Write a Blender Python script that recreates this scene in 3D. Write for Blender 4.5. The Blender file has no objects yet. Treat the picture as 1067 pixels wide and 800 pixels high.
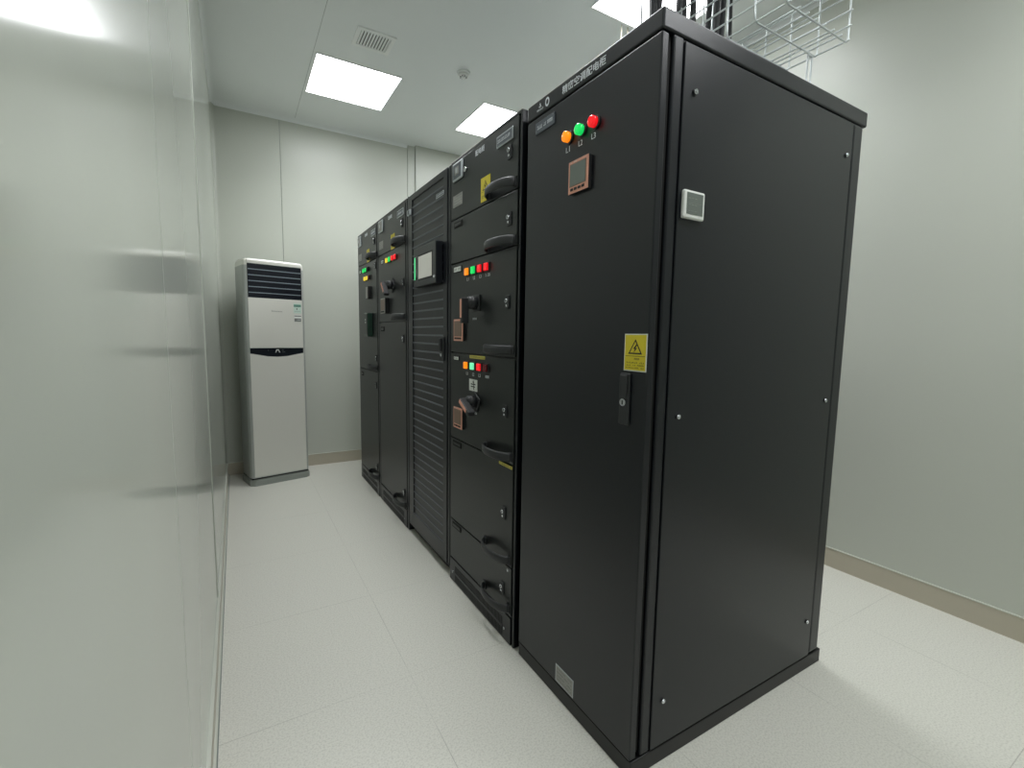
import bpy, bmesh, math, random
from mathutils import Vector, Matrix
S = bpy.context.scene
C = S.collection
random.seed(7)
PI = math.pi

# ------------------------------------------------------------------ camera
YAW, PITCH, ROLL = map(math.radians, (30.5048, -5.8714, 0.9327))
fwd = Vector((math.sin(YAW)*math.cos(PITCH), math.cos(YAW)*math.cos(PITCH), math.sin(PITCH)))
rt = Vector((math.cos(YAW), -math.sin(YAW), 0)); up = rt.cross(fwd)
r2 = rt*math.cos(ROLL) + up*math.sin(ROLL); u2 = -rt*math.sin(ROLL) + up*math.cos(ROLL)
cd = bpy.data.cameras.new('camera'); cam = bpy.data.objects.new('camera', cd); C.objects.link(cam)
cam.matrix_world = Matrix(((r2.x, u2.x, -fwd.x, -.9821), (r2.y, u2.y, -fwd.y, -.9282), (r2.z, u2.z, -fwd.z, 1.3455), (0, 0, 0, 1)))
cd.sensor_fit = 'HORIZONTAL'; cd.sensor_width = 36; cd.lens = 36*487.4729/1067; cd.clip_start = .01
S.camera = cam

# ------------------------------------------------------------------ light and exposure
LAMP = 5.2            # glow of the lamp diffusers
PANEL_W = 4.6         # watts each panel sends downwards (microprismatic panels throw little light sideways)
S.view_settings.view_transform = 'Standard'; S.view_settings.look = 'None'
S.view_settings.gamma = 1; S.view_settings.use_curve_mapping = False
S.view_settings.exposure = 1.05
w = bpy.data.worlds.new('world'); S.world = w; w.use_nodes = True
w.node_tree.nodes['Background'].inputs[0].default_value = (.8, .85, .82, 1)
w.node_tree.nodes['Background'].inputs[1].default_value = .3

# ------------------------------------------------------------------ materials
def srgb(r, g, b):
    f = lambda c: (c/255/12.92) if c/255 <= .04045 else ((c/255+.055)/1.055)**2.4
    return (f(r), f(g), f(b), 1)
def mat(name, col, rough=.5, metal=0, emit=0, ecol=None, spec=.5, coat=0, bump=0, bscale=300, var=0, vscale=3, trans=0):
    m = bpy.data.materials.new(name); m.use_nodes = True
    nt = m.node_tree; b = nt.nodes['Principled BSDF']
    b.inputs['Base Color'].default_value = col
    b.inputs['Roughness'].default_value = rough
    b.inputs['Metallic'].default_value = metal
    b.inputs['Specular IOR Level'].default_value = spec
    b.inputs['Coat Weight'].default_value = coat
    b.inputs['Coat Roughness'].default_value = .1
    b.inputs['Transmission Weight'].default_value = trans
    if emit:
        b.inputs['Emission Color'].default_value = ecol or col; b.inputs['Emission Strength'].default_value = emit
    if bump or var:
        tc = nt.nodes.new('ShaderNodeTexCoord')
        if bump:
            n = nt.nodes.new('ShaderNodeTexNoise'); n.inputs['Scale'].default_value = bscale; n.inputs['Detail'].default_value = 3
            nt.links.new(tc.outputs['Object'], n.inputs['Vector'])
            bp = nt.nodes.new('ShaderNodeBump'); bp.inputs['Strength'].default_value = bump; bp.inputs['Distance'].default_value = .001
            nt.links.new(n.outputs['Fac'], bp.inputs['Height']); nt.links.new(bp.outputs['Normal'], b.inputs['Normal'])
        if var:
            n2 = nt.nodes.new('ShaderNodeTexNoise'); n2.inputs['Scale'].default_value = vscale; n2.inputs['Detail'].default_value = 4
            nt.links.new(tc.outputs['Object'], n2.inputs['Vector'])
            mr = nt.nodes.new('ShaderNodeMapRange'); mr.inputs['To Min'].default_value = 1-var; mr.inputs['To Max'].default_value = 1+var
            nt.links.new(n2.outputs['Fac'], mr.inputs['Value'])
            mx = nt.nodes.new('ShaderNodeMix'); mx.data_type = 'RGBA'; mx.blend_type = 'MULTIPLY'; mx.inputs[0].default_value = 1
            mx.inputs[6].default_value = col; nt.links.new(mr.outputs[0], mx.inputs[7]); nt.links.new(mx.outputs[2], b.inputs['Base Color'])
    return m

WALL = mat('painted_wall_panel', srgb(189, 194, 184), .13, spec=.36, var=.02, vscale=1.3, bump=.04, bscale=9)
WALLR = mat('painted_wall_panel_matt', srgb(190, 194, 184), .32, spec=.35, var=.02, vscale=1.3, bump=.03, bscale=6)
CEIL = mat('painted_ceiling_panel', srgb(238, 242, 242), .35, var=.015, vscale=1.5)
GROOVE = mat('joint_sealant', srgb(120, 128, 122), .6)
ALU = mat('brushed_base_trim', srgb(186, 180, 164), .38, metal=.3, var=.03, vscale=8)
BRIGHTEDGE = mat('trim_edge', srgb(205, 208, 198), .35, metal=.3)
BLACK = mat('black_powder_coat', srgb(14, 18, 24), .34, bump=.12, bscale=900, spec=.5)
BLACK2 = mat('black_frame_paint', srgb(12, 13, 15), .38, bump=.1, bscale=900, spec=.4)
DRAWER = mat('dark_grey_door_paint', srgb(26, 30, 30), .36, bump=.12, bscale=900, spec=.45)
DARKGAP = mat('dark_recess', srgb(12, 12, 12), .8)
HANDLE = mat('black_moulded_plastic', srgb(38, 40, 42), .5, bump=.1, bscale=500)
CHROME = mat('bright_metal', srgb(215, 218, 222), .22, metal=1)
ZINC = mat('zinc_plated_wire', srgb(205, 212, 212), .4, metal=.35)
LETTER = mat('silver_lettering', srgb(225, 230, 236), .4)
PLATE = mat('grey_plate', srgb(88, 94, 102), .35, metal=.3)
SILVER = mat('silver_edge', srgb(190, 196, 200), .3, metal=.5)
LABEL = mat('grey_label', srgb(150, 150, 146), .5)
WHITE = mat('white_label', srgb(222, 225, 220), .5)
INK = mat('black_ink', srgb(25, 25, 25), .6)
GREYINK = mat('grey_ink', srgb(120, 124, 120), .6)
YELLOW = mat('yellow_sign', srgb(214, 196, 40), .45)
YELLOW2 = mat('yellow_strip', srgb(196, 186, 84), .45)
COPPER = mat('copper_pink_film', srgb(222, 160, 138), .35, metal=.0)
LCD = mat('grey_lcd', srgb(104, 112, 106), .25)
LCD2 = mat('bronze_lcd', srgb(120, 96, 80), .3)
RED = mat('red_lamp_lens', srgb(225, 30, 36), .2, emit=.3, ecol=srgb(255, 25, 35))
REDOFF = mat('red_lamp_lens_unlit', srgb(110, 28, 34), .25)
GREEN = mat('green_lamp_lens', srgb(30, 200, 95), .2, emit=.35, ecol=srgb(20, 225, 100))
PALEGREEN = mat('pale_green_lamp_lens', srgb(130, 220, 175), .2, emit=.4, ecol=srgb(110, 230, 170))
ORANGE = mat('orange_lamp_lens', srgb(240, 140, 30), .2, emit=.4, ecol=srgb(255, 135, 15))
YLAMP = mat('yellow_lamp_lens', srgb(225, 205, 60), .2, emit=.35, ecol=srgb(240, 205, 50))
SCREEN = mat('touch_screen_glass', srgb(165, 165, 158), .15, emit=.15, ecol=srgb(200, 200, 190))
GREENSTRIP = mat('green_status_strip', srgb(60, 200, 120), .3, emit=.5, ecol=srgb(90, 230, 150))
GREENGLASS = mat('dark_green_glass', srgb(40, 62, 52), .15)
CABLE = mat('black_cable_sheath', srgb(26, 29, 32), .45)
ACW = mat('aircon_white_plastic', srgb(214, 214, 206), .28)
ACS = mat('aircon_silver_plastic', srgb(170, 174, 170), .38, metal=.15)
ACD = mat('aircon_dark_grille', srgb(16, 22, 30), .3)
ACSLAT = mat('aircon_slat_edge', srgb(150, 160, 170), .35)
ACBASE = mat('aircon_base_grey', srgb(140, 146, 140), .45)
STICK_G = mat('energy_label_green', srgb(90, 140, 122), .5)
STICK_P = mat('energy_label_pale', srgb(196, 216, 204), .5)
VENTW = mat('vent_white', srgb(246, 248, 246), .45)
DIFF = mat('lamp_diffuser', (1, 1, 1, 1), .5, emit=LAMP, ecol=(.985, 1, 1.03, 1))

def floor_mat():
    m = bpy.data.materials.new('speckled_vinyl_tiles'); m.use_nodes = True; nt = m.node_tree; N = nt.nodes; L = nt.links
    b = N['Principled BSDF']; b.inputs['Roughness'].default_value = .42
    tc = N.new('ShaderNodeTexCoord'); sp = N.new('ShaderNodeSeparateXYZ'); L.new(tc.outputs['Object'], sp.inputs[0])
    def math_(op, a, bb=None, c=None):
        n = N.new('ShaderNodeMath'); n.operation = op
        for i, v in enumerate((a, bb, c)):
            if v is None: continue
            if isinstance(v, (int, float)): n.inputs[i].default_value = v
            else: L.new(v, n.inputs[i])
        return n.outputs[0]
    def joint(o, off, pitch, wdt):
        t = math_('PINGPONG', math_('SUBTRACT', o, off), pitch/2)        # distance to the nearest joint
        return math_('LESS_THAN', t, wdt)
    jx = joint(sp.outputs[0], -.435, .656, .0013); jy = joint(sp.outputs[1], .09, .661, .0013)
    j = math_('MAXIMUM', jx, jy)
    nz = N.new('ShaderNodeTexNoise'); nz.inputs['Scale'].default_value = 2.1; L.new(tc.outputs['Object'], nz.inputs['Vector'])
    fade = N.new('ShaderNodeMapRange'); fade.inputs['From Min'].default_value = .42; fade.inputs['From Max'].default_value = .6
    fade.inputs['To Min'].default_value = .12; fade.inputs['To Max'].default_value = .36; L.new(nz.outputs['Fac'], fade.inputs['Value'])
    jf = math_('MULTIPLY', j, fade.outputs[0])
    s = N.new('ShaderNodeTexNoise'); s.inputs['Scale'].default_value = 160; s.inputs['Detail'].default_value = 3; L.new(tc.outputs['Object'], s.inputs['Vector'])
    cr = N.new('ShaderNodeValToRGB'); cr.color_ramp.elements[0].position = .36; cr.color_ramp.elements[0].color = srgb(194, 194, 185)
    cr.color_ramp.elements[1].position = .56; cr.color_ramp.elements[1].color = srgb(210, 210, 201); L.new(s.outputs['Fac'], cr.inputs[0])
    mx = N.new('ShaderNodeMix'); mx.data_type = 'RGBA'; L.new(jf, mx.inputs[0]); L.new(cr.outputs[0], mx.inputs[6]); mx.inputs[7].default_value = srgb(88, 90, 84)
    L.new(mx.outputs[2], b.inputs['Base Color'])
    return m
FLOOR = floor_mat()

def perforated_mat():
    m = bpy.data.materials.new('perforated_black_sheet'); m.use_nodes = True; nt = m.node_tree; N = nt.nodes; L = nt.links
    b = N['Principled BSDF']; b.inputs['Roughness'].default_value = .4
    tc = N.new('ShaderNodeTexCoord'); v = N.new('ShaderNodeTexVoronoi'); v.feature = 'F1'; v.inputs['Scale'].default_value = 110
    v.inputs['Randomness'].default_value = 0
    L.new(tc.outputs['Object'], v.inputs['Vector'])
    cr = N.new('ShaderNodeValToRGB'); cr.color_ramp.interpolation = 'CONSTANT'
    cr.color_ramp.elements[0].color = srgb(3, 3, 4); cr.color_ramp.elements[1].position = .42; cr.color_ramp.elements[1].color = srgb(20, 22, 27)
    L.new(v.outputs['Distance'], cr.inputs[0]); L.new(cr.outputs[0], b.inputs['Base Color'])
    return m
PERF = perforated_mat()
SLAT = mat('louvre_edge_paint', srgb(92, 97, 104), .35)

# ------------------------------------------------------------------ mesh helpers
class MB:
    def __init__(s): s.bm = bmesh.new(); s.mats = []
    def mi(s, m):
        if m not in s.mats: s.mats.append(m)
        return s.mats.index(m)
    def _merge(s, t, m, M=None, smooth=False):
        i = s.mi(m)
        for f in t.faces: f.material_index = i; f.smooth = smooth
        if M is not None: t.transform(M)
        me = bpy.data.meshes.new('t'); t.to_mesh(me); s.bm.from_mesh(me); bpy.data.meshes.remove(me); t.free()
        return s
    def box(s, x0, x1, y0, y1, z0, z1, m, bev=0, seg=2, M=None):
        t = bmesh.new(); bmesh.ops.create_cube(t, size=1)
        bmesh.ops.scale(t, vec=(abs(x1-x0), abs(y1-y0), abs(z1-z0)), verts=t.verts)
        bmesh.ops.translate(t, vec=((x0+x1)/2, (y0+y1)/2, (z0+z1)/2), verts=t.verts)
        if bev: bmesh.ops.bevel(t, geom=t.edges[:], offset=bev, segments=seg, profile=.5, affect='EDGES')
        return s._merge(t, m, M)
    def cyl(s, p, q, r, m, seg=20, r2=None, cap=True):
        p, q = Vector(p), Vector(q); d = q-p
        t = bmesh.new(); bmesh.ops.create_cone(t, cap_ends=cap, segments=seg, radius1=r, radius2=r if r2 is None else r2, depth=d.length)
        M = Matrix.Translation((p+q)/2) @ d.to_track_quat('Z', 'Y').to_matrix().to_4x4()
        i = s.mi(m)
        for f in t.faces: f.smooth = len(f.verts) == 4
        for f in t.faces: f.material_index = i
        t.transform(M); me = bpy.data.meshes.new('t'); t.to_mesh(me); s.bm.from_mesh(me); bpy.data.meshes.remove(me); t.free()
        return s
    def dome(s, c, r, m, scale=(1, 1, 1), seg=20):
        t = bmesh.new(); bmesh.ops.create_uvsphere(t, u_segments=seg, v_segments=seg//2, radius=r)
        bmesh.ops.scale(t, vec=scale, verts=t.verts); bmesh.ops.translate(t, vec=c, verts=t.verts)
        return s._merge(t, m, smooth=True)
    def prism(s, pts, n, m, M=None):
        """closed polygon pts (3-D) extruded by vector n"""
        t = bmesh.new(); a = [t.verts.new(p) for p in pts]; b = [t.verts.new(Vector(p)+Vector(n)) for p in pts]
        t.faces.new(a); t.faces.new(b[::-1])
        for i in range(len(a)): t.faces.new((a[i], b[i], b[(i+1) % len(a)], a[(i+1) % len(a)]))
        bmesh.ops.recalc_face_normals(t, faces=t.faces)
        return s._merge(t, m, M)
    def tube(s, path, r, m, seg=8):
        t = bmesh.new(); rings = []
        path = [Vector(p) for p in path]
        for i, p in enumerate(path):
            d = (path[min(i+1, len(path)-1)] - path[max(i-1, 0)]).normalized()
            a = d.orthogonal().normalized() if i == 0 else (pa - d*pa.dot(d)).normalized()
            pa = a; b = d.cross(a)
            rings.append([t.verts.new(p + a*r*math.cos(k*2*PI/seg) + b*r*math.sin(k*2*PI/seg)) for k in range(seg)])
        for A, B in zip(rings, rings[1:]):
            for k in range(seg): t.faces.new((A[k], A[(k+1) % seg], B[(k+1) % seg], B[k]))
        t.faces.new(rings[0][::-1]); t.faces.new(rings[-1])
        return s._merge(t, m, smooth=True)
    def data(s, name):
        me = bpy.data.meshes.new(name); s.bm.to_mesh(me); s.bm.free()
        for m in s.mats: me.materials.append(m)
        return me

def seen(y, z, d):
    """a point measured on a front face that stands d in front of the door: bring it back to that face's true y, z"""
    t = (.9821-d)/.9821
    return -.9282+(y+.9282)*t, 1.3455+(z-1.3455)*t
WL = {}
def link(name, me, parent=None, world=(0, 0, 0), recentre=True):
    world = Vector(world)
    if recentre and len(me.vertices):
        xs = [v.co for v in me.vertices]
        c = Vector([(min(v[i] for v in xs)+max(v[i] for v in xs))/2 for i in range(3)])
        me.transform(Matrix.Translation(-c)); world = world + c
    o = bpy.data.objects.new(name, me); C.objects.link(o)
    WL[o] = world
    if parent: o.parent = parent; o.location = world - WL[parent]
    else: o.location = world
    return o
def part(name, mb, parent): return link(name, mb.data(name), parent)
def thing(name, label, cat, loc=(0, 0, 0), group=None, rotz=0):
    o = bpy.data.objects.new(name, None); C.objects.link(o); o.location = loc; o.rotation_euler = (0, 0, rotz)
    o.empty_display_size = .1
    WL[o] = Vector(loc); o['label'] = label; o['category'] = cat
    if group: o['group'] = group
    return o
def struct(name, mb):
    o = link(name, mb.data(name), None, recentre=False); o['kind'] = 'structure'; return o
def tag(o, label, cat, group=None):
    o['label'] = label; o['category'] = cat
    if group: o['group'] = group
    return o
def inst(name, me, parent, world, rotx=0):
    """repeat of a ready mesh (built about its own origin) as a child part"""
    o = bpy.data.objects.new(name, me); C.objects.link(o); o.parent = parent; WL[o] = Vector(world)
    o.location = Vector(world) - WL[parent]; o.rotation_euler = (rotx, 0, 0); return o
def text_mesh(mb, body, right, upv, centre, width, height, m, thick=.0006, bold=.0):
    """flat lettering in the plane of right and upv, fitted to width x height about centre"""
    cu = bpy.data.curves.new('t', 'FONT'); cu.body = body; cu.align_x = 'CENTER'; cu.align_y = 'CENTER'; cu.size = 1; cu.extrude = .01
    cu.resolution_u = 2; cu.offset = bold
    o = bpy.data.objects.new('t', cu); C.objects.link(o)
    dg = bpy.context.evaluated_depsgraph_get(); me = bpy.data.meshes.new_from_object(o.evaluated_get(dg))
    bpy.data.objects.remove(o); bpy.data.curves.remove(cu)
    t = bmesh.new(); t.from_mesh(me); bpy.data.meshes.remove(me)
    if not t.verts: t.free(); return
    xs = [v.co.x for v in t.verts]; ys = [v.co.y for v in t.verts]
    cx, cy, wx, wy = (min(xs)+max(xs))/2, (min(ys)+max(ys))/2, max(xs)-min(xs), max(ys)-min(ys)
    right, upv = Vector(right), Vector(upv); n = right.cross(upv)
    for v in t.verts:
        a, b = (v.co.x-cx)/wx*width, (v.co.y-cy)/wy*height
        v.co = Vector(centre) + right*a + upv*b + n*(thick if v.co.z > 0 else 0)
    mb._merge(t, m)
FR, UP = (0, -1, 0), (0, 0, 1)         # reading direction and up on the cabinets' fronts (they face -x)
def scribble(mb, y0, y1, z, h, x, m, n=8, seed=1):
    """a row of small letter-like strokes too small to read"""
    rr = random.Random(seed); p = (y1-y0)/n
    for i in range(n):
        a = y0+i*p
        if rr.random() < .12: continue
        k = rr.choice((0, 1, 2))
        mb.box(x-.0004, x, a+p*.1, a+p*.28, z-h/2, z+h/2, m)
        if k: mb.box(x-.0004, x, a+p*.1, a+p*.8, z+h*.3, z+h/2, m)
        if k == 2: mb.box(x-.0004, x, a+p*.62, a+p*.8, z-h/2, z+h*.3, m)
        else: mb.box(x-.0004, x, a+p*.1, a+p*.8, z-h/2, z-h*.3, m)

# ------------------------------------------------------------------ the room
XL, XR, YF, YB, ZC = -1.1012, 2.0437, 4.1156, -3.4, 3.3367
struct('floor', MB().box(XL-.1, XR+.1, YB-.1, YF+.1, -.1, 0, FLOOR))
# ceiling of flat panels with one open joint, holes left for the lamps are covered by their frames
m = MB(); m.box(XL-.1, -.4312, YB-.1, YF+.1, ZC, ZC+.08, CEIL); m.box(-.4288, XR+.1, YB-.1, YF+.1, ZC, ZC+.08, CEIL)
m.box(-.44, -.42, YB, YF, ZC+.0015, ZC+.02, GROOVE); struct('ceiling', m)
def panel_wall(name, axis, pos, thick, cuts, z0, z1, mt):
    m = MB(); g = .0035
    for a, b in zip(cuts, cuts[1:]):
        lo, hi = sorted((pos, pos+thick)); 
        if axis == 'x': m.box(lo, hi, a+g/2, b-g/2, z0, z1, mt, bev=.0015, seg=1)
        else: m.box(a+g/2, b-g/2, lo, hi, z0, z1, mt, bev=.0015, seg=1)
    lo, hi = sorted((pos+thick*.1, pos+thick*.9))
    if axis == 'x': m.box(lo, hi, cuts[0], cuts[-1], z0, z1, GROOVE)
    else: m.box(cuts[0], cuts[-1], lo, hi, z0, z1, GROOVE)
    struct(name, m)
panel_wall('wall_left', 'x', XL, -.06, [YB-.05, -.95, .235, 1.54, 2.72, YF+.06], 0, ZC, WALL)
struct('trim_7', MB().box(XL-.001, XL+.003, 1.525, 1.56, .0, ZC-.03, WALL, bev=.0015, seg=1))
panel_wall('wall_far', 'y', YF, .06, [XL-.06, -.562, .66, 1.85, XR+.06], 0, ZC, WALLR)
panel_wall('wall_right', 'x', XR, .06, [YB-.05, YF+.06], 0, ZC, WALLR)
panel_wall('wall_back', 'y', YB, -.06, [XL-.06, 0.1, 1.3, XR+.06], 0, ZC, WALLR)
def baseboard(name, x0, x1, y0, y1, side):
    m = MB(); h = .112; t = .009
    m.box(x0, x1, y0, y1, .0, h, ALU)
    m.box(x0-(t*.3 if side in 'x' else 0), x1+(t*.3 if side == 'X' else 0), y0-(.003 if side == 'y' else 0), y1, h, h+.005, BRIGHTEDGE)
    struct(name, m)
baseboard('baseboard_left', XL, XL+.008, YB, YF, 'X')
baseboard('baseboard_far', XL, XR, YF-.008, YF, 'y')
baseboard('baseboard_right', XR-.008, XR, YB, YF, 'x')
baseboard('baseboard_back', XL, XR, YB, YB+.008, '')
# floor channel along the left wall
m = MB(); m.box(XL+.008, XL+.016, YB, YF, 0, .012, BRIGHTEDGE); m.box(XL+.016, XL+.02, YB, YF, 0, .0015, GROOVE); struct('trim_1', m)
# quarter-round coves between walls and ceiling
def cove(name, corner, u, v, p, q, r=.035, mt=CEIL):
    """corner point, u and v unit vectors out of the corner, p..q run"""
    m = MB(); n = 7; arc = []
    for i in range(n):
        a = i/(n-1)*PI/2; arc.append((r-r*math.sin(a), r-r*math.cos(a)))
    pts = [Vector(corner)+Vector(u)*a+Vector(v)*b for a, b in arc]+[Vector(corner)-Vector(u)*.002-Vector(v)*.002]
    d = Vector(q)-Vector(p); m.prism([x+Vector(p) for x in pts], d, mt); struct(name, m)
cove('trim_2', (XL, 0, ZC), (1, 0, 0), (0, 0, -1), (0, YB, 0), (0, YF, 0))
cove('trim_3', (0, YF, ZC), (0, -1, 0), (0, 0, -1), (XL, 0, 0), (XR, 0, 0))
cove('trim_4', (XR, 0, ZC), (-1, 0, 0), (0, 0, -1), (0, YB, 0), (0, YF, 0))
cove('trim_5', (XL, YF, 0), (1, 0, 0), (0, -1, 0), (0, 0, .11), (0, 0, ZC), r=.03, mt=WALLR)
# shallow pier strip on the far wall
m = MB(); m.box(.655, .735, YF-.012, YF+.01, .117, ZC, WALLR, bev=.004); m.box(.735, XR, YF-.035, YF+.01, .117, ZC, WALLR, bev=.003); struct('trim_6', m)

# ------------------------------------------------------------------ handles, locks, lamps, meters shared by the cabinets
def bow_handle(L=.225, P=.046, H=.038, T=.010):
    mb = MB(); t = bmesh.new(); n = 28; prof = [(-H/2, 0), (-H/2+.006, -T*.5), (H/2-.006, -T*.5), (H/2, 0), (H/2-.006, T*.5), (-H/2+.006, T*.5)]
    rings = []
    for i in range(n+1):
        a = PI*i/n; c, s_ = math.cos(a), math.sin(a)
        y = L/2*c; x = -P*abs(s_)**.9
        k = 1
        # outward normal of the bow
        nx, ny = -s_, c*.6; l = math.hypot(nx, ny); nx /= l; ny /= l
        rings.append([t.verts.new((x+nx*o, y+ny*o, z*k)) for z, o in prof])
    for A, B in zip(rings, rings[1:]):
        for k in range(6): t.faces.new((A[k], A[(k+1) % 6], B[(k+1) % 6], B[k]))
    t.faces.new(rings[0]); t.faces.new(rings[-1][::-1]); bmesh.ops.recalc_face_normals(t, faces=t.faces)
    mb._merge(t, HANDLE, smooth=True)
    for sgn in (1, -1): mb.box(-.006, 0, sgn*L/2-.014, sgn*L/2+.014, -H/2, H/2, HANDLE, bev=.002)
    return mb.data('drawer_handle')
HMESH = bow_handle()
def lock_mesh():
    m = MB(); m.box(-.006, 0, -.016, .016, -.028, .028, HANDLE, bev=.003)
    m.cyl((-.006, 0, .006), (-.012, 0, .006), .0085, CHROME); m.box(-.0135, -.012, -.0012, .0012, .001, .011, INK)
    m.cyl((-.006, 0, -.014), (-.009, 0, -.014), .005, CHROME)
    return m.data('door_lock')
LOCKM = lock_mesh()
def screw_mesh(r=.006):
    m = MB(); m.cyl((0, 0, 0), (-.003, 0, 0), r, CHROME, seg=12); m.box(-.0036, -.003, -r*.7, r*.7, -.0008, .0008, INK); return m.data('screw')
SCREWM = screw_mesh()
def lamp_mesh(lens, name, r=.0168, square=False):
    m = MB()
    if square:
        m.box(-.006, 0, -.021, .021, -.021, .021, HANDLE, bev=.002); m.box(-.016, -.006, -.0165, .0165, -.0165, .0165, lens, bev=.003)
        m.box(-.0168, -.016, -.008, .008, -.008, .008, lens)
    else:
        m.cyl((0, 0, 0), (-.006, 0, 0), r+.004, HANDLE, seg=24); m.cyl((-.006, 0, 0), (-.02, 0, 0), r, lens, seg=24)
        m.dome((-.02, 0, 0), r, lens, scale=(.35, 1, 1))
    return m.data(name)
LENS = {k: lamp_mesh(v, k+'_lamp') for k, v in dict(red=RED, green=GREEN, orange=ORANGE, yellow=YLAMP, pale=PALEGREEN, off=REDOFF).items()}
LENSQ = {k: lamp_mesh(v, k+'_square_lamp', square=True) for k, v in dict(red=RED, green=GREEN, orange=ORANGE, yellow=YLAMP, pale=PALEGREEN, off=REDOFF).items()}
LNAME = dict(red='lit red indicator lamp', green='lit green indicator lamp', orange='lit orange indicator lamp', yellow='lit yellow indicator lamp', pale='pale green indicator lamp', off='unlit dark red indicator lamp')
def lamps(parent, y0, step, z, cols, square=True, x=0):
    for i, c in enumerate(cols):
        yy, zz = seen(y0+i*step, z, .012)
        o = inst('indicator_lamp', (LENSQ if square else LENS)[c], parent, (x, yy, zz)); o['label'] = LNAME[c]
def meter(parent, y0, y1, z0, z1, frame=COPPER, lcd=LCD, x=0, d=.014, nb=4, seed=3, name='power_meter'):
    (y0, z0), (y1, z1) = seen(y0, z0, d-x), seen(y1, z1, d-x)
    m = MB(); m.box(x-d+.002, x, y0+.001, y1-.001, z0+.001, z1-.001, INK); m.box(x-d, x-d+.002, y0, y1, z0, z1, frame, bev=.0008, seg=1)
    w, h = y1-y0, z1-z0
    m.box(x-d-.0012, x-d, y0+w*.13, y1-w*.1, z0+h*.24, z1-h*.12, lcd)
    m.box(x-d-.0006, x-d, y0+w*.1, y1-w*.07, z0+h*.21, z1-h*.09, LCD2)
    for i in range(nb):
        a = y0+w*(.17+.19*i); m.box(x-d-.0022, x-d, a, a+w*.13, z0+h*.08, z0+h*.16, INK, bev=.0006, seg=1)
    scribble(m, y1-w*.42, y1-w*.1, z1-h*.045, h*.03, x-d, WHITE, 6, seed)
    return part(name, m, parent)
def frame_plate(name, parent, y0, y1, z0, z1, inner, edge, x=0, d=.006, b=.007, text=None, seed=2, ink=LETTER, tw=None):
    (y0, z0), (y1, z1) = seen(y0, z0, d-x), seen(y1, z1, d-x)
    m = MB(); m.box(x-d, x, y0, y1, z0, z1, edge, bev=.0015, seg=1)
    m.box(x-d-.001, x-d+.001, y0+b, y1-b, z0+b, z1-b, inner)
    zc = (z0+z1)/2
    if text == 'row': scribble(m, y0+b*1.6, y1-b*1.6, zc, (z1-z0)*.25, x-d-.001, ink, 10, seed)
    elif text == 'rows':
        n = 4
        for i in range(n): scribble(m, y0+b*1.6, y1-b*1.6, z1-b-(z1-z0-2*b)*(i+.5)/n, (z1-z0)*.08, x-d-.001, ink, 8, seed+i)
    return part(name, m, parent)

def warning_sign(parent, y0, y1, z0, z1, x=0, big=True):
    m = MB(); m.box(x-.0015, x, y0, y1, z0, z1, WHITE if big else YELLOW); b = .003 if big else .0
    X = x-.0021; m.box(X, x-.001, y0+b, y1-b, z0+b, z1-b, YELLOW)
    w, h = y1-y0, z1-z0; cy = (y0+y1)/2
    tb, tt, hw = z0+h*.46, z0+h*.86, w*.31
    def tri(s): 
        c = tb+(tt-tb)*.36
        return [(X, cy+hw*s, c+(tb-c)*s), (X, cy-hw*s, c+(tb-c)*s), (X, cy, c+(tt-c)*s)]
    m.prism(tri(1), (-.0004, 0, 0), INK); m.prism([(p[0]-.0004, p[1], p[2]) for p in tri(.74)], (-.0003, 0, 0), YELLOW)
    zz = lambda f: tb+(tt-tb)*f
    bolt = [(cy-.004*w/.087, zz(.64)), (cy+.008*w/.087, zz(.34)), (cy+.001*w/.087, zz(.36)), (cy+.005*w/.087, zz(.1)), (cy-.008*w/.087, zz(.42)), (cy-.001*w/.087, zz(.40)), (cy-.009*w/.087, zz(.62))]
    m.prism([(X-.0008, a, c) for a, c in bolt], (-.0003, 0, 0), INK)
    m.box(X-.0003, X, y0+w*.06, y1-w*.06, z0+h*.40, z0+h*.412, INK)
    scribble(m, cy-w*.2, cy+w*.2, z0+h*.33, h*.05, X, INK, 5, 3)
    scribble(m, y0+w*.1, y1-w*.1, z0+h*.23, h*.035, X, INK, 11, 4)
    scribble(m, y0+w*.1, y1-w*.1, z0+h*.16, h*.03, X, INK, 11, 5)
    if big: scribble(m, y0+w*.1, y1-w*.1, z0+h*.09, h*.03, X, INK, 11, 6)
    o = part('warning_sign', m, parent); o['label'] = 'yellow electric shock warning sign'; return o

# ------------------------------------------------------------------ near cabinet
A0, A1, AD, AH = 0.0, .655, 1.097, 2.2
A = thing('power_cabinet', 'nearest and deepest black cabinet with plain front door and bare side panel', 'cabinet', (AD/2, A1/2, 0))
m = MB(); m.box(.045, AD-.02, A0+.004, A1-.002, .058, 2.146, BLACK2, bev=.004)        # body
m.box(.045, .084, A0, A0+.05, .058, 2.146, BLACK, bev=.006)                          # near posts
m.box(1.004, 1.078, A0, A0+.05, .058, 2.146, BLACK, bev=.012, seg=3)
m.box(.045, .084, A1-.05, A1, .058, 2.146, BLACK, bev=.006); m.box(1.02, 1.078, A1-.05, A1, .058, 2.146, BLACK, bev=.008)
m.box(.028, .05, A0+.012, A1-.012, .07, 2.14, DARKGAP)
part('cabinet_body', m, A)
m = MB(); m.box(0, AD, A0-.002, A1, 2.146, AH, BLACK, bev=.006, seg=3); m.box(.02, AD-.02, A0+.02, A1-.02, AH-.002, AH+.004, BLACK, bev=.003)
part('top_cover', m, A)
m = MB(); m.box(.004, AD-.004, A0-.002, A1, 0, .056, BLACK2, bev=.003); part('plinth', m, A)
door = MB(); door.box(0, .026, A0, A1-.004, .062, 2.14, BLACK, bev=.004, seg=3); door = part('front_door', door, A)
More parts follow.
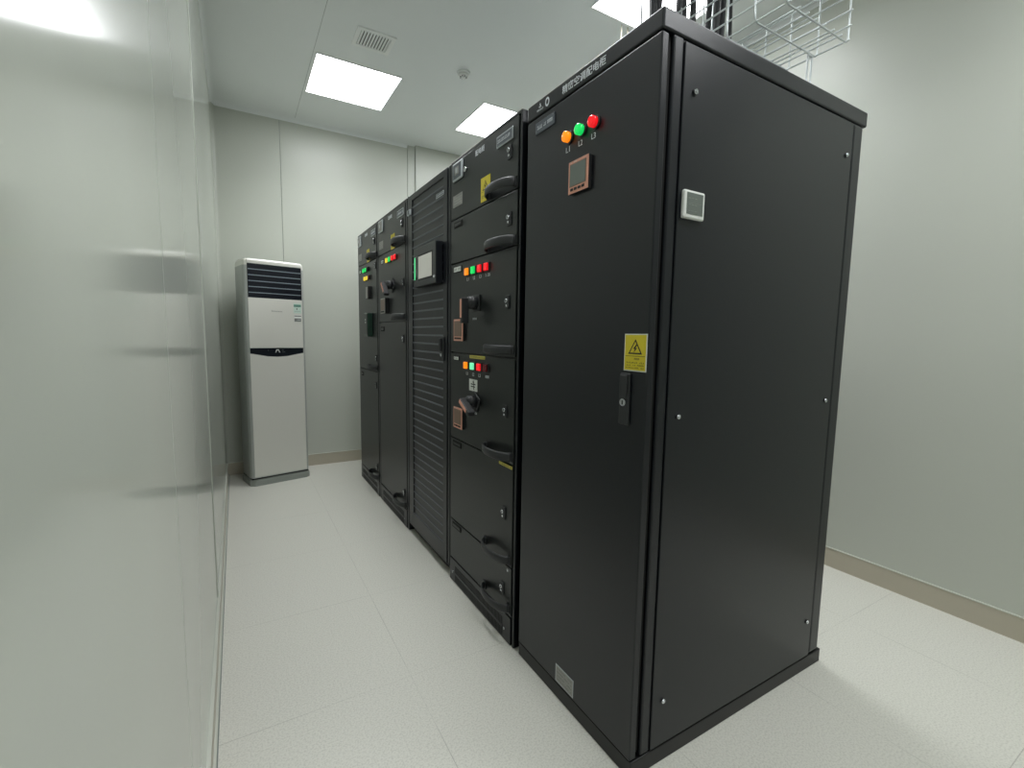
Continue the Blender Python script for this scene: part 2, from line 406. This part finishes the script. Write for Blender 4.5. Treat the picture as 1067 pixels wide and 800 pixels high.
m = MB(); m.box(.086, .998, A0-.003, A0+.012, .062, 2.138, BLACK, bev=.002); side = part('side_panel', m, A)
bm_ = MB(); bm_.cyl((0, 0, 0), (0, -.002, 0), .0095, BLACK2, seg=20); bm_.cyl((0, -.002, 0), (0, -.007, 0), .0075, CHROME, seg=6); bm_.cyl((0, -.007, 0), (0, -.009, 0), .004, CHROME, seg=12)
bolt_me = bm_.data('panel_bolt')
for x, z in ((.131, 2.019), (.957, 2.019), (.13, 1.117), (.955, 1.119), (.129, .215), (.958, .219)):
    o = inst('panel_bolt', bolt_me, side, (x, A0-.003, z)); o['label'] = 'chrome panel bolt'
for y, c in ((.404, 'orange'), (.336, 'green'), (.269, 'red')): lamps(door, y, 0, 2.012, (c,), square=False)
for y, tx in ((.395, 'L1'), (.328, 'L2'), (.264, 'L3')):
    m = MB(); text_mesh(m, tx, FR, UP, (0, y, 1.968), .02, .017, LETTER); part('lamp_lettering', m, door)
meter(door, .285, .388, 1.819, 1.923)
m = MB(); m.box(-.004, 0, .473, .592, 2.08, 2.12, PLATE, bev=.001, seg=1); scribble(m, .485, .58, 2.1, .012, -.004, LETTER, 12, 5); m.cyl((-.004, .48, 2.114), (-.0055, .48, 2.114), .002, CHROME, 8); m.cyl((-.004, .586, 2.087), (-.0055, .586, 2.087), .002, CHROME, 8)
part('name_plate', m, door)
m = MB(); text_mesh(m, '精密空调配电柜', FR, UP, (0, .3265, 2.171), .217, .027, LETTER, .0008, bold=.007)
part('title_lettering', m, A)
m = MB()   # small emblem and ring mark on the cover
m.prism([(-.0003, .577, 2.171), (-.0003, .561, 2.171), (-.0003, .569, 2.186)], (-.0006, 0, 0), LETTER)
m.prism([(-.001, .572, 2.1735), (-.001, .566, 2.1735), (-.001, .569, 2.179)], (-.0003, 0, 0), BLACK)
scribble(m, .549, .59, 2.163, .0065, -.0003, LETTER, 8, 9)
n = 24
for i in range(n):
    a, b = 2*PI*i/n, 2*PI*(i+1)/n; P = lambda t, r, rz: (-.0003, .524+r*math.cos(t), 2.172+rz*math.sin(t))
    m.prism([P(a, .0125, .0155), P(b, .0125, .0155), P(b, .0075, .009), P(a, .0075, .009)], (-.0006, 0, 0), LETTER)
part('emblem', m, A)
warning_sign(door, .003, .09, 1.25, 1.357)
m = MB(); m.box(-.008, 0, .058, .098, 1.09, 1.243, HANDLE, bev=.004); m.box(-.014, -.008, .063, .093, 1.17, 1.238, HANDLE, bev=.003)
m.cyl((-.008, .079, 1.157), (-.013, .079, 1.157), .011, CHROME); m.box(-.0142, -.013, .0778, .0802, 1.151, 1.163, INK)
part('swing_lock', m, door)
m = MB(); m.box(-.001, 0, .277, .383, .07, .136, SILVER); m.box(-.0015, -.001, .281, .379, .074, .132, LABEL)
for i in range(4): scribble(m, .287, .373, .083+i*.0135, .005, -.0015, GREYINK, 12, i)
part('rating_label', m, door)

# room thermometer clipped on the side panel
T = thing('thermometer', 'small white-framed digital thermometer stuck high on the side of the nearest cabinet', 'thermometer', (.1475, A0-.003, 1.7215))
m = MB(); m.box(.0965, .1825, -.0165, -.003, 1.679, 1.756, WHITE, bev=.005, seg=3); part('housing', m, T)
m = MB(); m.box(.106, .1726, -.0175, -.016, 1.691, 1.7485, LCD)
for i in range(3):
    for k in range(3): m.box(.112+i*.013, .121+i*.013, -.0179, -.0174, 1.733-.017*k, 1.7345-.017*k, GREYINK)
m.box(.11, .168, -.0179, -.0174, 1.7205, 1.7214, GREYINK)
part('display', m, T)

# ------------------------------------------------------------------ drawer cabinets
def rotary(parent, y, z, ang, name='rotary_switch'):
    m = MB(); m.box(-.008, 0, -.038, .038, -.038, .038, HANDLE, bev=.004)
    m.cyl((-.008, 0, 0), (-.04, 0, 0), .03, HANDLE, seg=28); m.dome((-.04, 0, 0), .03, HANDLE, scale=(.5, 1, 1))
    m.box(-.082, -.045, -.012, .012, -.095, .022, HANDLE, bev=.005); m.box(-.0835, -.082, -.009, .009, -.07, .015, COPPER, bev=.0006, seg=1)
    return inst(name, m.data(name), parent, (-.003, y, z), ang)
def body(root, y0, y1, H, D=1.0, plinth=True, ytrim=.014):
    m = MB(); m.box(.012, D, y0, y1, 0.0, H, BLACK2, bev=.003)
    m.box(0, .03, y0, y0+ytrim, 0.0, H, BLACK, bev=.003); m.box(0, .03, y1-.008, y1, 0, H, BLACK, bev=.003)
    m.box(-.001, .03, y0+.002, y1-.002, H-.012, H, BLACK, bev=.002)
    return part('cabinet_body', m, root)
def drawer(root, y0, y1, z0, z1, name='drawer_front'):
    m = MB(); m.box(-.003, .014, y0, y1, z0+.003, z1-.003, DRAWER, bev=.002); return part(name, m, root)
def vent_plinth(root, y0, y1, z1=.13):
    m = MB(); m.box(-.004, .013, y0, y1, .002, z1-.004, BLACK, bev=.002)
    ya, yb = y0+.07, y1-.07
    for (a, b) in ((.062, .098), (.012, .05)):
        m.box(-.0045, -.003, ya, yb, a, b, DARKGAP)
        n = int((yb-ya)/.0125)
        for i in range(n+1):
            yy = ya+i*(yb-ya)/n; m.box(-.0052, -.004, yy-.0022, yy+.0022, a, b, BLACK)
    m.box(-.006, -.004, ya-.004, yb+.004, .05, .062, BLACK)
    p = part('vented_plinth', m, root)
    inst('screw', SCREWM, p, (-.004, y0+.05, .055)); inst('screw', SCREWM, p, (-.004, y1-.04, .055)); return p
def window(parent, y0, y1, z0, z1):
    return frame_plate('label_window', parent, y0, y1, z0, z1, DRAWER, DARKGAP, x=-.003, d=.004, b=.009)
def tagplate(parent, y0, y1, z0, z1, seed=1):
    return frame_plate('number_tag', parent, y0, y1, z0, z1, WHITE, INK, x=-.003, d=.004, b=.005, text='row', ink=GREYINK, seed=seed)
def handle(parent, y, z): return inst('drawer_handle', HMESH, parent, (-.003, y, z))
def lock(parent, y, z): return inst('door_lock', LOCKM, parent, (-.003, y, z))
def top_compartment(root, y0, y1, z0, far, seed):
    """top door with silver window, name plate, title, yellow sign; far: no push button"""
    d = drawer(root, y0, y1, z0, 2.203, 'top_door')
    s = (y1-y0)/.66
    Y = lambda y: y0+(y-.715)*s
    m = MB(); m.box(-.014, -.003, Y(1.225), Y(1.335), 2.105, 2.192, SILVER, bev=.005, seg=3); m.box(-.0152, -.013, Y(1.235), Y(1.325), 2.114, 2.183, LABEL if far else PLATE, bev=.001, seg=1)
    m.box(-.0165, -.015, Y(1.258), Y(1.302), 2.13, 2.167, LABEL); m.box(-.0175, -.0165, Y(1.27), Y(1.29), 2.137, 2.16, SILVER)
    o = part('meter_window', m, d); o['label'] = 'silver framed meter window'
    if not far: m = MB(); m.cyl((-.003, Y(1.196), 2.133), (-.012, Y(1.196), 2.133), .011, CHROME); part('push_button', m, d)
    frame_plate('rating_label', d, Y(1.245), Y(1.355), 1.986, 2.045, LABEL, LABEL, x=-.003, d=.001, b=.004, text='rows', ink=GREYINK, seed=seed)
    frame_plate('name_plate', d, Y(.765), Y(.9), 2.131, 2.178, PLATE, SILVER, x=-.003, d=.004, b=.006, text='row', seed=seed+3)
    m = MB(); text_mesh(m, '配电柜', FR, UP, (-.003, Y(1.05), 2.173), .09*s, .026, LETTER, bold=.008); part('title_lettering', m, d)
    warning_sign(d, Y(.945), Y(1.033), 1.94, 2.044, x=-.003, big=False)
    lock(d, Y(.776), 2.08); handle(d, Y(.845), z0+.022+.008)
    return d, Y

HB = 2.215
def lamp_text(parent, ys, z, seed=1):
    for i, y in enumerate(ys):
        m = MB()
        if i < 3: text_mesh(m, 'L%d' % (3-i if ys[0] < ys[-1] else i+1), FR, UP, (-.003, y, z), .02, .015, LETTER)
        else: scribble(m, y-.024, y+.024, z, .012, -.003, LETTER, 5, seed)
        part('lamp_lettering', m, parent)
B = thing('switchgear_cabinet', 'black cabinet next behind the nearest one, with six curved handles and two rows of lamps', 'cabinet', (.5, 1.04, 0))
body(B, .692, 1.386, HB)
d, _ = top_compartment(B, .715, 1.378, 1.925, 0, 11)
d = drawer(B, .715, 1.378, 1.706, 1.925); window(d, 1.252, 1.348, 1.884, 1.914); lock(d, .773, 1.819); handle(d, .845, 1.73)
d = drawer(B, .715, 1.378, 1.255, 1.706); tagplate(d, 1.256, 1.35, 1.66, 1.694)
for y, c in zip((1.192, 1.122, 1.052, .985), ('orange', 'green', 'red', 'red')): lamps(d, y, 0, 1.653, (c,), x=-.003)
lamp_text(d, (1.171, 1.102, 1.035, .963), 1.615, 4)
rotary(d, 1.07, 1.495, math.radians(0)); meter(d, 1.235, 1.348, 1.315, 1.426, lcd=LCD2, x=-.003, seed=8); lock(d, .777, 1.484); handle(d, .845, 1.288)
m = MB(); scribble(m, 1.07, 1.13, 1.423, .01, -.003, LETTER, 4, 3); part('switch_lettering', m, d)
d = drawer(B, .715, 1.378, .803, 1.255); tagplate(d, 1.28, 1.347, 1.213, 1.238, 2)
for y, c in zip((1.196, 1.123, 1.051, .983), ('orange', 'pale', 'red', 'off')): lamps(d, y, 0, 1.196, (c,), x=-.003)
lamp_text(d, (1.171, 1.102, 1.035, .963), 1.158, 5)
frame_plate('yellow_strip', d, .988, 1.151, 1.234, 1.2495, YELLOW2, YELLOW2, x=-.003, d=.001, b=.002, text='row', ink=INK, seed=9)
m = MB(); m.box(-.0045, -.003, 1.056, 1.145, 1.077, 1.134, WHITE)
m.prism([(-.0045, 1.107, 1.118), (-.0045, 1.09, 1.118), (-.0045, 1.099, 1.131)], (-.0004, 0, 0), INK); m.box(-.005, -.0045, 1.075, 1.125, 1.108, 1.113, INK); m.box(-.005, -.0045, 1.08, 1.125, 1.096, 1.101, INK); m.box(-.005, -.0045, 1.09, 1.096, 1.085, 1.118, INK)
o = part('paper_notice', m, d); o['label'] = 'white notice with black marks'
rotary(d, 1.07, 1.03, math.radians(-62)); meter(d, 1.239, 1.347, .86, .97, lcd=LCD2, x=-.003, seed=12); lock(d, .783, 1.026); handle(d, .845, .838)
m = MB(); scribble(m, 1.06, 1.12, .973, .01, -.003, LETTER, 4, 7); part('switch_lettering', m, d)
d = drawer(B, .715, 1.378, .352, .803); window(d, 1.25, 1.354, .758, .787); lock(d, .784, .579); handle(d, .845, .385)
frame_plate('yellow_strip', d, .727, .841, .783, .796, YELLOW2, YELLOW2, x=-.003, d=.001, b=.002, text='row', ink=INK, seed=19)
d = drawer(B, .715, 1.378, .130, .352); window(d, 1.25, 1.358, .305, .335); lock(d, .787, .236); handle(d, .845, .165); inst('screw', SCREWM, d, (-.003, .742, .335))
vent_plinth(B, .715, 1.378)

D_ = thing('switchgear_cabinet', 'black cabinet between the louvred rack and the farthest cabinet, tall blank lower door', 'cabinet', (.5, 2.47, 0))
body(D_, 2.104, 2.822, HB, ytrim=.03)
d, Y = top_compartment(D_, 2.14, 2.812, 1.94, 1, 31)
d = drawer(D_, 2.14, 2.812, 1.432, 1.94, 'middle_door'); tagplate(d, 2.68, 2.745, 1.872, 1.905, 5)
for y, c in zip((2.60, 2.53, 2.455, 2.39), ('yellow', 'green', 'red', 'red')): lamps(d, y, 0, 1.885, (c,), x=-.003)
rotary(d, 2.43, 1.69, math.radians(-40)); meter(d, 2.655, 2.78, 1.5, 1.617, frame=LABEL, lcd=LCD2, x=-.003, d=.03); lock(d, 2.185, 1.69); handle(d, 2.28, 1.465)
d = drawer(D_, 2.14, 2.812, .130, 1.432, 'lower_door'); window(d, 2.69, 2.78, 1.365, 1.4); lock(d, 2.193, 1.314); lock(d, 2.193, .24); handle(d, 2.28, .16)
vent_plinth(D_, 2.14, 2.812)

E_ = thing('switchgear_cabinet', 'farthest black cabinet in the row, nearest the standing air conditioner', 'cabinet', (.5, 3.17, 0))
body(E_, 2.832, 3.522, HB, ytrim=.03)
d, Y = top_compartment(E_, 2.868, 3.514, 1.94, 1, 51)
d = drawer(E_, 2.868, 3.514, 1.034, 1.94, 'middle_door'); tagplate(d, 3.42, 3.475, 1.875, 1.905, 6)
for y, c in zip((3.33, 3.25), ('green', 'green')): lamps(d, y, 0, 1.889, (c,), x=-.003)
for y, c in zip((3.29, 3.215, 3.14), ('yellow', 'yellow', 'off')): lamps(d, y, 0, 1.816, (c,), x=-.003)
m = MB(); m.box(-.02, -.003, 3.115, 3.155, 1.865, 1.901, HANDLE, bev=.003); part('selector_knob', m, d)
m = MB(); m.box(-.026, -.003, 3.07, 3.145, 1.635, 1.735, INK, bev=.002); m.box(-.028, -.026, 3.073, 3.142, 1.638, 1.732, LABEL, bev=.0008, seg=1); part('digital_timer', m, d)
m = MB(); m.box(-.045, -.003, 3.02, 3.13, 1.32, 1.515, GREENGLASS, bev=.004); m.box(-.047, -.045, 3.03, 3.12, 1.335, 1.505, DRAWER, bev=.001, seg=1)
for k in range(2):
    m.box(-.048, -.047, 3.07, 3.09, 1.43+k*.022, 1.444+k*.022, WHITE)
part('transfer_controller', m, d)
lock(d, 2.91, 1.147); lock(d, 2.9, 1.885); handle(d, 3.0, 1.068)
d = drawer(E_, 2.868, 3.514, .130, 1.034, 'lower_door'); window(d, 3.39, 3.47, .965, 1.0); lock(d, 2.921, .925); lock(d, 2.921, .24); handle(d, 3.0, .16)
vent_plinth(E_, 2.868, 3.514)

# ------------------------------------------------------------------ louvred rack
R = thing('rack_cabinet', 'black rack with louvred perforated door and a small touch screen, middle of the row', 'cabinet', (.5, 1.745, 0))
y0, y1 = 1.396, 2.094
m = MB(); m.box(.03, 1.0, y0, y1, .06, HB-.004, BLACK2, bev=.003); m.box(.035, 1.0, y0+.01, y1-.01, 0, .06, BLACK2)
m.box(.0, .04, y0, y0+.03, .055, HB, BLACK, bev=.008, seg=3); m.box(0, .04, y1-.012, y1, .055, HB+.004, BLACK, bev=.003)
part('cabinet_body', m, R)
m = MB(); X0, X1 = -.004, .028
m.box(X0, X1, 1.43, 1.484, .062, HB-.004, BLACK, bev=.003); m.box(X0, X1, 1.998, 2.08, .062, HB-.004, BLACK, bev=.003)
m.box(X0, X1, 1.47, 2.01, .062, .16, BLACK, bev=.002); m.box(X0, X1, 1.47, 2.01, 2.176, HB-.004, BLACK, bev=.002)
rd = part('front_door', m, R)
m = MB(); m.box(.002, .01, 1.482, 2.0, .158, 2.178, PERF)
part('perforated_sheet', m, rd)
m2 = MB(); m2.prism([(.002, 0, -.006), (-.0025, 0, -.001), (-.0025, 0, .0025), (.002, 0, .004)], (0, .512, 0), SLAT); slat = m2.data('louvre_slat')
for k in range(-27, 14):
    inst('louvre_slat', slat, rd, (0, 1.486, 1.49+k*.0493))
(ya, za), (yb, zb) = seen(1.604, 1.637, .045), seen(1.98, 1.872, .045)
m = MB(); m.box(-.045, -.004, ya, yb, za, zb, BLACK, bev=.004)
(sa, sz), (sb, sy) = seen(1.665, 1.683, .045), seen(1.89, 1.816, .045)
m.box(-.0455, -.044, sa-.012, sb+.012, sz-.01, sy+.01, INK); part('control_panel_box', m, rd)
m = MB(); m.box(-.0475, -.0445, sa, sb, sz, sy, SCREEN, bev=.001, seg=1); part('touch_screen', m, rd)
(ga, gz), (gb, gy) = seen(1.95, 1.683, .045), seen(1.96, 1.818, .045)
m = MB(); m.box(-.048, -.045, ga, gb, gz, gy, GREENSTRIP); m.box(-.0465, -.045, ga-.035, ga, gz, gy, GREENGLASS); part('status_strip', m, rd)
yy, zz = seen(1.626, 1.673, .045)
m = MB(); m.cyl((-.045, yy, zz), (-.049, yy, zz), .008, CHROME); part('panel_lock', m, rd)
frame_plate('name_plate', rd, 1.49, 1.603, 2.09, 2.113, PLATE, SILVER, x=-.004, d=.003, b=.004, text='row', seed=77)
m = MB(); m.box(-.014, -.004, 2.01, 2.068, 2.09, 2.126, SILVER, bev=.004); m.box(-.016, -.013, 2.022, 2.05, 2.096, 2.12, PLATE); part('door_badge', m, rd)
m = MB(); m.box(-.012, -.004, 1.462, 1.515, 1.2, 1.335, HANDLE, bev=.004); m.box(-.026, -.012, 1.478, 1.5, 1.255, 1.325, HANDLE, bev=.004); m.cyl((-.012, 1.488, 1.235), (-.017, 1.488, 1.235), .009, CHROME)
part('swing_lock', m, rd)

# ------------------------------------------------------------------ standing air conditioner (local axes: x across the front, y into the depth)
ANG = math.radians(13.2)
AC = thing('air_conditioner', 'tall white and silver standing air conditioner in the far left corner', 'air conditioner', (-.912, 3.618, 0), rotz=ANG)
def acpart(name, m, parent=None):
    me = m.data(name); o = bpy.data.objects.new(name, me); C.objects.link(o); o.parent = parent or AC; WL[o] = Vector((0, 0, 0)); return o
m = MB()
prof = [(0, .035), (.012, .008), (.03, .0), (.466, .0), (.484, .008), (.496, .035), (.49, .27), (.46, .3), (.035, .3), (.005, .27)]
m.prism([(x, y, .07) for x, y in prof], (0, 0, 1.83), ACS)
top = [(x, y, 1.9) for x, y in prof]
t = bmesh.new(); a = [t.verts.new(p) for p in top]
b = [t.verts.new((.248+(x-.248)*.985, .15+(y-.15)*.98, 1.94)) for x, y in prof]; c = [t.verts.new((.248+(x-.248)*.94, .15+(y-.15)*.9, 1.958)) for x, y in prof]
for P_, Q_ in ((a, b), (b, c)):
    for i in range(10): t.faces.new((P_[i], P_[(i+1) % 10], Q_[(i+1) % 10], Q_[i]))
t.faces.new(c); bmesh.ops.recalc_face_normals(t, faces=t.faces); m._merge(t, ACW)
acpart('cabinet_shell', m)
m = MB(); m.box(.028, .468, -.004, .02, 1.206, 1.632, ACW, bev=.003); 
acpart('top_strip', MB().box(.028, .468, -.004, .02, 1.915, 1.945, ACW, bev=.004))
up_ = acpart('upper_panel', m)
m = MB(); pts = [(.028, -.004, .08), (.468, -.004, .08), (.468, -.004, 1.158), (.41, -.004, 1.148), (.33, -.004, 1.132), (.248, -.004, 1.127), (.166, -.004, 1.132), (.086, -.004, 1.148), (.028, -.004, 1.158)]
m.prism(pts, (0, .024, 0), ACW); acpart('lower_panel', m)
m = MB(); m.box(.03, .466, -.002, .02, 1.632, 1.915, ACD)
og = acpart('air_outlet', m)
m = MB()
for k in range(6):
    z = 1.672+.0485*k if k < 5 else 1.905
    if k == 5: break
    m.prism([(.036, -.003, z), (.036, -.0045, z+.006), (.036, .002, z+.008), (.036, .014, z-.01), (.036, .01, z-.014)], (.424, 0, 0), ACSLAT)
acpart('outlet_slats', m, og)
m = MB()
pts = [(.03, 1.206), (.466, 1.206), (.466, 1.161), (.41, 1.151), (.33, 1.135), (.248, 1.13), (.166, 1.135), (.086, 1.151), (.03, 1.161)]
m.prism([(x, -.001, z) for x, z in pts], (0, .018, 0), ACD)
ctl = acpart('control_band', m)
m = MB()
for p in ([(.228, 1.166), (.236, 1.166), (.245, 1.192), (.237, 1.192)], [(.24, 1.186), (.256, 1.186), (.262, 1.194), (.24, 1.194)], [(.252, 1.188), (.26, 1.188), (.27, 1.166), (.26, 1.166)]):
    m.prism([(x, -.0012, z) for x, z in p], (0, -.0006, 0), WHITE)
m.box(.17, .175, -.0018, -.001, 1.182, 1.19, GREYINK); m.box(.29, .295, -.0018, -.001, 1.182, 1.19, GREYINK); m.box(.285, .31, -.0018, -.001, 1.168, 1.172, GREYINK)
acpart('display_digits', m, ctl)
m = MB(); x = .21; rr = random.Random(4)
for i in range(8):
    h = (.013, .009, .009, .008, .009, .008, .007, .008)[i]; m.box(x, x+.0025, -.0048, -.004, 1.52, 1.52+h, GREYINK); m.box(x, x+.008, -.0048, -.004, 1.52+h-.002, 1.52+h, GREYINK); m.box(x, x+.008, -.0048, -.004, 1.52, 1.522, GREYINK); x += .011
acpart('brand_lettering', m, up_)
m = MB(); m.box(.392, .458, -.0052, -.004, 1.515, 1.602, STICK_P); m.box(.394, .456, -.0056, -.005, 1.572, 1.592, STICK_G); m.box(.394, .456, -.0056, -.005, 1.572, 1.574, INK); m.box(.416, .424, -.0056, -.005, 1.548, 1.56, INK); m.box(.4, .45, -.0056, -.005, 1.53, 1.532, GREYINK)
o = acpart('energy_label', m, up_)
m = MB(); m.box(.394, .456, -.0052, -.004, 1.44, 1.5, WHITE); m.box(.396, .454, -.0056, -.005, 1.442, 1.47, GREYINK); m.box(.396, .454, -.0056, -.005, 1.488, 1.494, INK); m.box(.42, .45, -.006, -.005, 1.456, 1.46, WHITE)
acpart('rating_label', m, up_)
m = MB(); prof2 = [(-.004, .02), (.03, -.008), (.466, -.008), (.5, .02), (.5, .27), (.46, .305), (.035, .305), (-.004, .27)]
m.prism([(x, y, 0) for x, y in prof2], (0, 0, .045), ACBASE); m.prism([(x*.985+.004, y*.96+.006, .045) for x, y in prof2], (0, 0, .012), ACBASE); m.box(.01, .486, .012, .29, .055, .075, DARKGAP)
acpart('base', m)

# ------------------------------------------------------------------ ceiling things
def lamp(x0, y0, label):
    L = thing('ceiling_light', label, 'ceiling light', (x0+.315, y0+.315, ZC), 'square ceiling panel lights')
    m = MB(); w = .63; e = .008
    for a in ((x0, x0+w, y0, y0+e), (x0, x0+w, y0+w-e, y0+w), (x0, x0+e, y0+e, y0+w-e), (x0+w-e, x0+w, y0+e, y0+w-e)): m.box(*a, ZC-.006, ZC, VENTW)
    part('frame', m, L)
    m = MB(); m.box(x0+e, x0+w-e, y0+e, y0+w-e, ZC-.004, ZC-.001, DIFF); part('diffuser', m, L)
    ld = bpy.data.lights.new('panel_light', 'AREA'); ld.shape = 'SQUARE'; ld.size = w-2*e; ld.energy = PANEL_W; ld.spread = math.radians(125); ld.color = (.985, 1, 1)
    lo = bpy.data.objects.new('panel_light', ld); C.objects.link(lo); lo.parent = L; lo.location = (0, 0, -.007)
lamp(-.413, 2.866, 'square white ceiling light over the aisle, beside the ceiling vent')
lamp(.93, 2.866, 'square ceiling light above the cabinet row, lower edge hidden by a cabinet top')
lamp(.945, .85, 'bright ceiling light above the nearest cabinet, seen behind wire tray and cables')
lamp(-.413, .85, 'square ceiling light over the aisle at the camera end, out of the picture')
lamp(-.413, -1.166, 'added unseen ceiling light behind the camera on the aisle side')  # unseen lamp, added on the grid spacing to brighten the room
lamp(.945, -1.166, 'added unseen ceiling light behind the camera on the right side')  # its neighbour, likewise added out of view for more light

V = thing('ceiling_vent', 'small white slatted vent grille in the ceiling beside the aisle light', 'vent', (-.094, 2.517, ZC))
m = MB(); a, b, c_, d_ = -.221, .033, 2.405, 2.63; e = .028
for q in ((a, b, c_, c_+e), (a, b, d_-e, d_), (a, a+e, c_+e, d_-e), (b-e, b, c_+e, d_-e)): m.box(*q, ZC-.008, ZC, VENTW)
part('frame', m, V)
m = MB(); m.box(a+e, b-e, c_+e, d_-e, ZC-.002, ZC-.0005, DARKGAP); part('duct_opening', m, V)
m = MB(); n = 10
for i in range(n):
    x = a+e+(i+.5)*(b-a-2*e)/n
    m.box(-.0065, .0065, c_+e, d_-e, -.001, .001, VENTW, M=Matrix.Translation((x, 0, ZC-.005)) @ Matrix.Rotation(math.radians(30), 4, 'Y'))
part('slats', m, V)
Dt = thing('smoke_detector', 'small round white smoke detector on the ceiling between the two far lights', 'smoke detector', (.593, 2.551, ZC))
m = MB(); m.cyl((.593, 2.551, ZC), (.593, 2.551, ZC-.012), .05, VENTW, 32); m.cyl((.593, 2.551, ZC-.012), (.593, 2.551, ZC-.03), .042, VENTW, 32, r2=.03); part('detector_base', m, Dt)
m = MB(); m.cyl((.593, 2.551, ZC-.03), (.593, 2.551, ZC-.042), .018, VENTW, 20, r2=.012)
for k in range(8):
    t_ = k*PI/4; m.box(-.004, .004, -.0015, .0015, -.006, 0, INK, M=Matrix.Translation((.593+.024*math.cos(t_), 2.551+.024*math.sin(t_), ZC-.028)) @ Matrix.Rotation(t_, 4, 'Z'))
part('sensor_head', m, Dt)

# ------------------------------------------------------------------ wire cable tray, hangers and cables
TX0, TX1, TZ0, TZ1, TY0, TY1 = .69, 1.104, 2.5, 2.722, .085, 3.2
Tr = thing('cable_tray', 'galvanised wire mesh cable tray hung above the nearest cabinet', 'cable tray', ((TX0+TX1)/2, (TY0+TY1)/2, TZ0))
m = MB(); n = 8
for i in range(n):
    x = TX0+.006+i*(TX1-TX0-.012)/(n-1); m.tube([(x, TY0, TZ0), (x, TY1, TZ0)], .0034, ZINC)
for x in (TX0, TX1):
    for k in range(1, 5): m.tube([(x, TY0, TZ0+k*.0555), (x, TY1, TZ0+k*.0555)], .0034, ZINC)
part('long_wires', m, Tr)
m = MB(); y = .096; r = .02
while y < TY1:
    z = TZ0-.005; path = [(TX0-.004, y, TZ1+.004)]
    for i in range(5): a = i/4*PI/2; path.append((TX0-.004+r-r*math.cos(a), y, z+r-r*math.sin(a)))
    for i in range(5): a = i/4*PI/2; path.append((TX1+.004-r+r*math.sin(a), y, z+r-r*math.cos(a)))
    path.append((TX1+.004, y, TZ1+.004)); m.tube(path, .0032, ZINC); y += .113
part('cross_wires', m, Tr)
H = thing('tray_hanger', 'two thin steel rods and a cross channel carrying the wire tray above the nearest cabinet', 'hanger', (.88, .75, TZ0-.03)); yy = .75
for x in (.655, 1.14):
    m = MB(); m.cyl((x, yy, TZ0-.04), (x, yy, ZC), .0045, ZINC, 10); m.cyl((x, yy, TZ0-.045), (x, yy, TZ0-.033), .01, ZINC, 6); m.cyl((x, yy, ZC-.006), (x, yy, ZC), .018, ZINC, 16)
    part('hanger_rod', m, H)
m = MB(); m.box(.62, 1.17, yy-.02, yy+.02, TZ0-.0115, TZ0-.0085, ZINC); m.box(.62, 1.17, yy-.02, yy-.0175, TZ0-.033, TZ0-.0115, ZINC); m.box(.62, 1.17, yy+.0175, yy+.02, TZ0-.033, TZ0-.0115, ZINC)
part('hanger_channel', m, H)
H = thing('tray_bracket', 'pale cantilever bracket hanging from the ceiling beside the light above the nearest cabinet', 'hanger', (1.25, 1.5, ZC))
for x in (1.222, 1.275):
    m = MB(); m.cyl((x, 1.505, TZ0-.03), (x, 1.505, ZC), .004, ALU, 10); part('drop_rod', m, H)
m = MB(); m.box(.66, 1.285, 1.49, 1.53, TZ0-.012, TZ0-.009, ZINC); m.box(.66, 1.285, 1.527, 1.53, TZ0-.04, TZ0-.012, ZINC); part('bracket_arm', m, H)
P_ = MB(); x, y = 1.06, .21
for q in (-.014, .014): P_.cyl((x+q, y, AH+.004), (x+q, y, TZ0-.009), .0035, ZINC, 10)
P_.box(x-.03, x+.03, y-.02, y+.02, AH+.003, AH+.008, ZINC); P_.box(x-.018, x+.018, y-.004, y+.004, TZ0-.013, TZ0-.009, ZINC)
o = link('tray_post', P_.data('tray_post')); tag(o, 'short pale two-rod post holding the tray above the right rear of the nearest cabinet', 'post')
cab = [(.575, .6, .017, 'left of two thick black cables rising outside the wire tray'), (.622, .615, .017, 'right of two thick black cables rising outside the wire tray'),
       (.7247, .6, .0135, 'black cable in the left bunch inside the tray, nearest the tray side'), (.782, .575, .0135, 'black cable in the left bunch inside the tray, front one'), (.782, .622, .0135, 'black cable in the left bunch inside the tray, rear one'),
       (.954, .578, .0135, 'black cable in the right bunch inside the tray, front one'), (.954, .625, .0135, 'black cable in the right bunch inside the tray, rear one'), (1.011, .6, .0135, 'middle black cable of the right bunch inside the tray'), (1.069, .6, .010, 'thinner black cable at the right edge of the right bunch in the tray')]
for i, (x, y, r, lb) in enumerate(cab):
    g = 0 if i < 2 else (1 if i < 5 else 2)
    m = MB(); ph = i*1.3; path = [(x+.003*math.sin(ph+k*.6), y+.003*math.cos(ph+k*.8), AH+.006+(ZC-AH-.007)*k/14) for k in range(15)]
    m.tube(path, r, CABLE, 12)
    tag(link('power_cable', m.data('power_cable')), lb, 'cable', ['cables left of the tray', 'left bunch of cables in the tray', 'right bunch of cables in the tray'][g])
